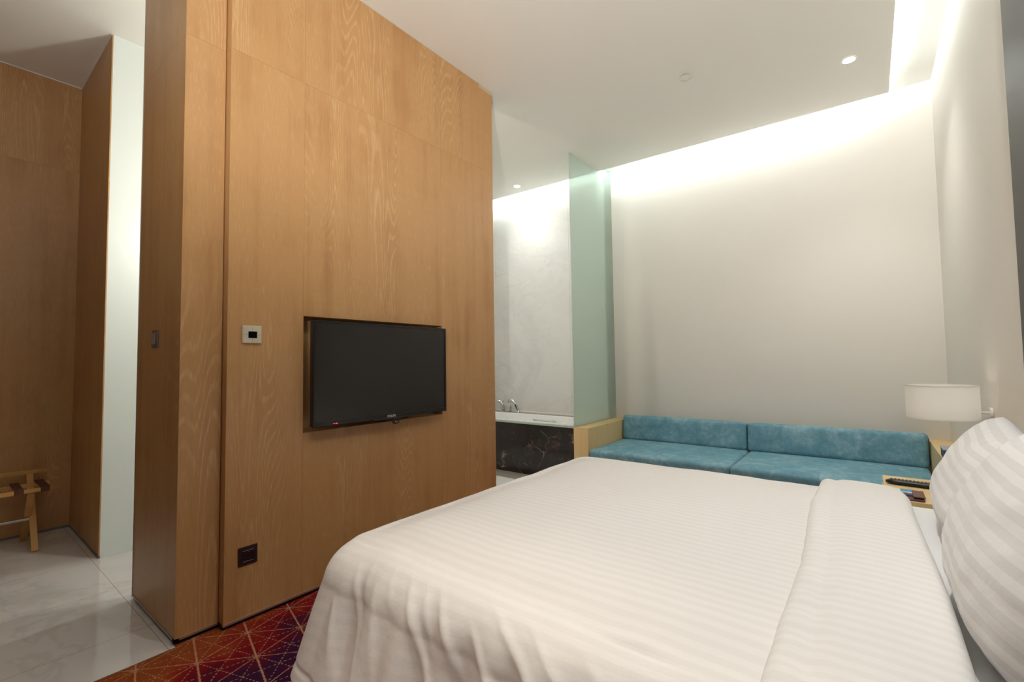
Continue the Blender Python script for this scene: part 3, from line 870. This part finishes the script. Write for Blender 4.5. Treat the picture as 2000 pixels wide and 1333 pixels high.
def duvet_point(c0, k, d):
    x, y, nx, ny = c0
    # rim coordinate relative to the near foot corner
    kc = NS + NC + NFt + NC // 2
    e = NC / 2
    if abs(k - kc) <= e: rim = (k - kc) / e * 0.06
    elif k < kc: rim = -0.06 - (kc - k - e) / NFt * (YFr - YNr) if k > NS + NC else -3.0
    else: rim = 0.06 + (k - kc - e) / NS * (XE - XFt)
    if d >= 0:
        z = ZD + 0.012 * mnoise.noise(Vector((x * 2.2, y * 2.2, 3))) + 0.0035 * mnoise.noise(Vector((x * 9, y * 9, 1)))
        z -= 0.03 * (1 - sm(d / 0.22)) ** 2
        return Vector((x, y, z)), (x, y)
    s = -d                                   # arc length past the rim
    nearness = sm((-ny - 0.55) / 0.45)
    R = 0.07 + 0.06 * nearness
    slope = 0.09 + 0.24 * nearness - 0.05 * max(0.0, ny)
    if s < R * math.pi / 2 * 0.9:
        a = s / R
        out, dn = R * math.sin(a), R * (1 - math.cos(a))
    else:
        a = math.pi / 2 * 0.9
        t = s - R * a
        out, dn = R * math.sin(a) + t * slope, R * (1 - math.cos(a)) + t * (1 - slope * slope) ** 0.5
    corner = 1.0 - min(1.0, abs(nx * nx - ny * ny))      # 1 on the diagonal of a corner
    out += corner * s * s * 0.02
    soft = sm(s / 0.35)
    wob = soft * (0.014 * math.sin(rim * 17 + 1.5 * math.sin(rim * 5)) + 0.012 * math.sin(rim * 41 + 2))
    fold = 0.0
    for f0, sl, d0, d1, h, wd in FOLDS:
        if d0 < s < d1 and rim > -2.9:
            t = (s - d0) / (d1 - d0)
            u = (rim - f0 - sl * (s - d0)) / (wd * (0.5 + t))
            if abs(u) < 3: fold += 0.48 * h * math.exp(-abs(u) ** (1.25 if u < 0 else 2.0)) * math.sin(math.pi * t) ** 0.7
    hem = -0.004 * math.exp(-((s - 0.425) / 0.006) ** 2)
    o = out + wob + fold + hem
    bx, by = x - nx * d * -1, y - ny * d * -1
    px, py = x + nx * d * 1.0, y + ny * d * 1.0   # back to the rim line (d<0)
    return Vector((px + nx * o, py + ny * o, ZD - 0.03 - dn + 0.004 * mnoise.noise(Vector((x * 6, y * 6, s * 6))))), (x, y)
DEPTH = 0.465
ds = [DM * (1 - (i / 34.0) ** 0.8) for i in range(34)] + [0.0] + [-DEPTH * i / 76.0 for i in range(1, 77)]
ds = [max(d, 0.0) if i < 35 else d for i, d in enumerate(ds)]
dv = MB(); uvs = []
top_rings = []
for d in ds:
    ring = []
    for k, c0 in enumerate(contour(min(d, DM))):
        p, uv_ = duvet_point(c0, k, d)
        ring.append(p); uvs.append(uv_)
    top_rings.append(ring)
dv.tube_rings(top_rings, closed=False)
duvet = thing('duvet', 'white satin-striped duvet spread over the bed and hanging down its foot', 'duvet', (-0.5, 1.75, 0.5))
dm_ = dv.build('cover', M['linen'], duvet, smooth_=True, uv=uvs, recalc=True)
bm = bmesh.new(); bm.from_mesh(dm_.data)
bmesh.ops.remove_doubles(bm, verts=bm.verts, dist=0.0004)
bmesh.ops.recalc_face_normals(bm, faces=bm.faces)
bm.to_mesh(dm_.data); bm.free()
for p in dm_.data.polygons: p.use_smooth = True
# folded-back end of the duvet: thick soft band across the bed, hanging over the far side
fb_ = MB(); fuv = []
FX0, FX1 = -0.20, 0.115
NY, NX = 110, 30
def fold_section(u, y):
    """u 0..1 around: lower left edge -> over the top -> right rounded edge"""
    wob = 0.010 * math.sin(y * 5.0) + 0.006 * mnoise.noise(Vector((y * 9, 0, 5)))
    x0 = FX0 + 0.028 * sm((2.5 - y) / 1.7) + 0.7 * wob * sm((2.55 - y) / .4)
    x1 = FX1 + 0.02 * sm((2.5 - y) / 1.5) - 0.05 * sm((y - 2.40) / 0.30) + wob * 0.3
    xx = x0 + (x1 - x0) * u
    e = min(u, 1 - u) * (x1 - x0)
    h = 0.020 * min(1.0, (e / 0.022)) ** 0.5
    h += 0.010 * math.sin(math.pi * u) ** 0.8
    if u < 0.35: h += 0.004 * math.sin(y * 60 + 6 * u) * math.sin(math.pi * u / 0.35) * sm((2.1 - y) / 0.7)
    if u < 0.5: h += -0.006 * math.exp(-((u - 0.22) / 0.05) ** 2)
    return xx, h
rows = []
for j in range(NY + 1):
    v = j / NY
    L = -0.55 + v * (0.55 + (YFr - YNr) + 0.42)      # signed arc length from the near rim
    y_flat = YNr + L
    row = []
    for i in range(NX + 1):
        u = i / NX
        yy, zz, nz, ny = y_flat, ZD - 0.004, 1.0, 0.0
        yq = max(YNr, min(YFr - 0.04, y_flat))
        xx, h = fold_section(u, y_flat)
        dome = 0.012 * math.sin(math.pi * max(0, min(1, (yq - YNr) / (YFr - YNr)))) ** 0.6
        zz += dome
        R = 0.085
        for lim, sg in ((YNr, -1), (YFr - 0.04, 1)):
            s = (y_flat - lim) * sg
            if s > 0:
                if s < R * 1.41: a = s / R; out, dn = R * math.sin(a), R * (1 - math.cos(a))
                else: a = 1.41; t = s - R * a; out, dn = R * math.sin(a) + t * (0.2 if sg < 0 else 0.0), R * (1 - math.cos(a)) + t * 0.98
                yy = lim + sg * out * (1.0 if sg < 0 else 0.9); zz = ZD - 0.004 - dn; nz, ny = math.cos(a), sg * math.sin(a)
        row.append((xx, yy + ny * h, zz + nz * h))
        fuv.append((xx, y_flat + .01))
    # skirts down both edges
    rows.append(row)
fb_.tube_rings(rows, closed=False)
fo = fb_.build('folded_end', M['linen'], duvet, smooth_=True, uv=fuv)
fo['label'] = 'end of the duvet folded back in a band before the pillows'
md = fo.modifiers.new('solid', 'SOLIDIFY'); md.thickness = 0.022; md.offset = -1.0
md = fo.modifiers.new('bv', 'BEVEL'); md.width = 0.008; md.segments = 3; md.limit_method = 'ANGLE'; md.angle_limit = math.radians(50)

# ================================================================== PILLOWS
def pillow(label, center, length, height, thick, lean, yaw=0.0, roll=0.0, seed=0.0, sag=0.02, bottom=0.35):
    """center: middle of the pillow; long side along Y, leaning back towards +X"""
    N1, N2 = 64, 48
    V, Fc, UV = [], [], []
    g = {}
    def shape(u, v, side):
        au, av = abs(u), abs(v)
        th = thick / 2 * (max(0.0, 1 - au ** 2.6) ** 0.55) * (max(0.0, 1 - av ** 2.4) ** 0.55)
        th *= 1.0 - bottom * v * 0.5                       # fuller at the bottom
        cx_ = 1 - 0.055 * av ** 2 * (0.4 + 0.6 * (1 - au))   # edges draw in between the corners
        a = u * length / 2 * (1 - 0.035 * (1 - v * v))
        b = v * height / 2 * (1 - 0.045 * (1 - u * u)) - sag * (1 - u * u) * (1 if v > 0 else 0) * v
        w_ = mnoise.noise(Vector((u * 2.0 + seed, v * 2.2, side * 3 + seed)))
        w2 = mnoise.noise(Vector((u * 7 + seed, v * 5, side * 5)))
        edge = (1 - max(au, av) ** 6)
        # radiating creases near the seams
        cr = 0.0035 * math.sin(u * 34 + seed * 3) * sm((av - 0.55) / 0.4) + 0.0035 * math.sin(v * 26 + seed) * sm((au - 0.6) / 0.35)
        pull = 0.15 * (u * v) ** 2
        a *= 1 - pull; b *= 1 - pull * 1.1
        n = side * (th + edge * (0.010 * w_ + 0.003 * w2 + cr))
        return Vector((n, a, b))
    for side in (1, -1):
        for i in range(N1 + 1):
            u = math.sin(math.pi / 2 * (-1 + 2 * i / N1)) * 0.6 + (-1 + 2 * i / N1) * 0.4
            for j in range(N2 + 1):
                v = math.sin(math.pi / 2 * (-1 + 2 * j / N2)) * 0.6 + (-1 + 2 * j / N2) * 0.4
                on_edge = i in (0, N1) or j in (0, N2)
                key = (i, j, 0 if on_edge else side)
                if key not in g:
                    g[key] = len(V); V.append(shape(u, v, side)); UV.append((u * length / 2, v * height / 2 + .012))
        for i in range(N1):
            for j in range(N2):
                q = []
                for a, b in ((0, 0), (1, 0), (1, 1), (0, 1)):
                    ii, jj = i + a, j + b
                    q.append(g[(ii, jj, 0 if (ii in (0, N1) or jj in (0, N2)) else side)])
                Fc.append(tuple(q if side > 0 else reversed(q)))
    Rm = Matrix.Rotation(yaw, 3, 'Z') @ Matrix.Rotation(lean, 3, 'Y') @ Matrix.Rotation(roll, 3, 'X')
    mb = MB()
    mb.v = [tuple(Rm @ v) for v in V]; mb.g = [0.0] * len(V); mb.f = Fc; mb.mi = [0] * len(Fc)
    o = mb.build('pillow', M['pillow'], smooth_=True, uv=UV)
    o.location = center
    zmin = min((Rm @ v).z for v in V)
    tag(o, label, 'pillow', 'white striped pillows leaning at the head of the bed')
    return o, zmin
def stand(label, x, y, length, height, thick, lean, z=0.580, **k):
    o, zm = pillow(label, (x, y, 0), length, height, thick, lean, **k)
    o.location.z = z - zm
    return o
stand('plump white striped pillow leaning in front, on the side nearer the camera', 0.275, 1.45, 0.76, 0.50, 0.24, math.radians(21), z=0.583, seed=1.3)
stand('plump white striped pillow on the far side of the bed, beside the nightstand', 0.300, 2.20, 0.74, 0.43, 0.22, math.radians(24), z=0.583, seed=5.1, yaw=math.radians(-2), roll=math.radians(4))

# ================================================================== LUGGAGE RACK
lr = thing('luggage_rack', 'folding beech luggage rack with brown webbing straps in the wood niche', 'luggage rack', (-4.5, 0.2, 0.0))
def bar(a, b, w_, h_, name, mat=M['wood_rack'], up=(0, 0, 1), lab=None):
    a, b = Vector(a), Vector(b)
    t = (b - a).normalized(); u = Vector(up); s_ = t.cross(u).normalized(); n_ = s_.cross(t)
    pts = [a + s_ * (w_ / 2) * i + n_ * (h_ / 2) * j for i, j in ((-1, -1), (1, -1), (1, 1), (-1, 1))]
    o = MB().prism(pts, b - a).build(name, mat, lr, bevel=0.002)
    if lab: o['label'] = lab
    return o
Y0, Y1 = -0.16, 0.465
for yy in (Y1, Y0):
    bar((-4.354, yy, 0.002), (-4.715, yy, 0.455), 0.022, 0.034, 'leg', up=(0, 1, 0))
for yy in (Y1 - 0.024, Y0 + 0.024):
    bar((-4.675, yy, 0.002), (-4.365, yy, 0.385), 0.022, 0.034, 'leg', up=(0, 1, 0))
bar((-4.71, Y0 - 0.08, 0.468), (-4.71, Y1 + 0.085, 0.468), 0.02, 0.026, 'back_rail')
bar((-4.36, Y0 - 0.05, 0.397), (-4.36, Y1 + 0.07, 0.397), 0.02, 0.024, 'front_rail')
bar((-4.645, Y0 - 0.05, 0.385), (-4.645, Y1 + 0.09, 0.385), 0.02, 0.024, 'rear_rail')
bar((-4.50, Y0, 0.186), (-4.50, Y1 + .02, 0.186), 0.012, 0.014, 'stretcher', M['alu'], lab='pale metal stretcher')
for yy in (Y0 + 0.04, 0.10, 0.24, 0.385, 0.505):
    st_ = MB().box(-4.66, -4.348, yy - 0.022, yy + 0.022, 0.4105, 0.4135).box(-4.349, -4.346, yy - 0.022, yy + 0.022, 0.383, 0.4135)
    st_.build('strap', M['strap'], lr)['label'] = 'brown webbing strap'

# ================================================================== ADDED FILL UPLIGHTER (unseen, behind the camera)
ul = thing('fill_floor_lamp', 'tall floor uplighter added unseen behind the camera for fill light', 'lamp', (0.15, -0.7, 0.0))
MB().lathe(0.15, -0.7, [(0.001, 0.02), (0.14, 0.02), (0.15, 0.0), (0.001, 0.0)], 32).build('base', M['chrome'], ul)
MB().tube([(0.15, -0.7, 0.02), (0.15, -0.7, 1.72)], 0.012, 12).build('pole', M['chrome'], ul, smooth_=True)
MB().lathe(0.15, -0.7, [(0.02, 1.70), (0.09, 1.74), (0.15, 1.80), (0.16, 1.82), (0.148, 1.805), (0.085, 1.75), (0.001, 1.72)], 32).build('bowl', M['trim_white'], ul, smooth_=True)
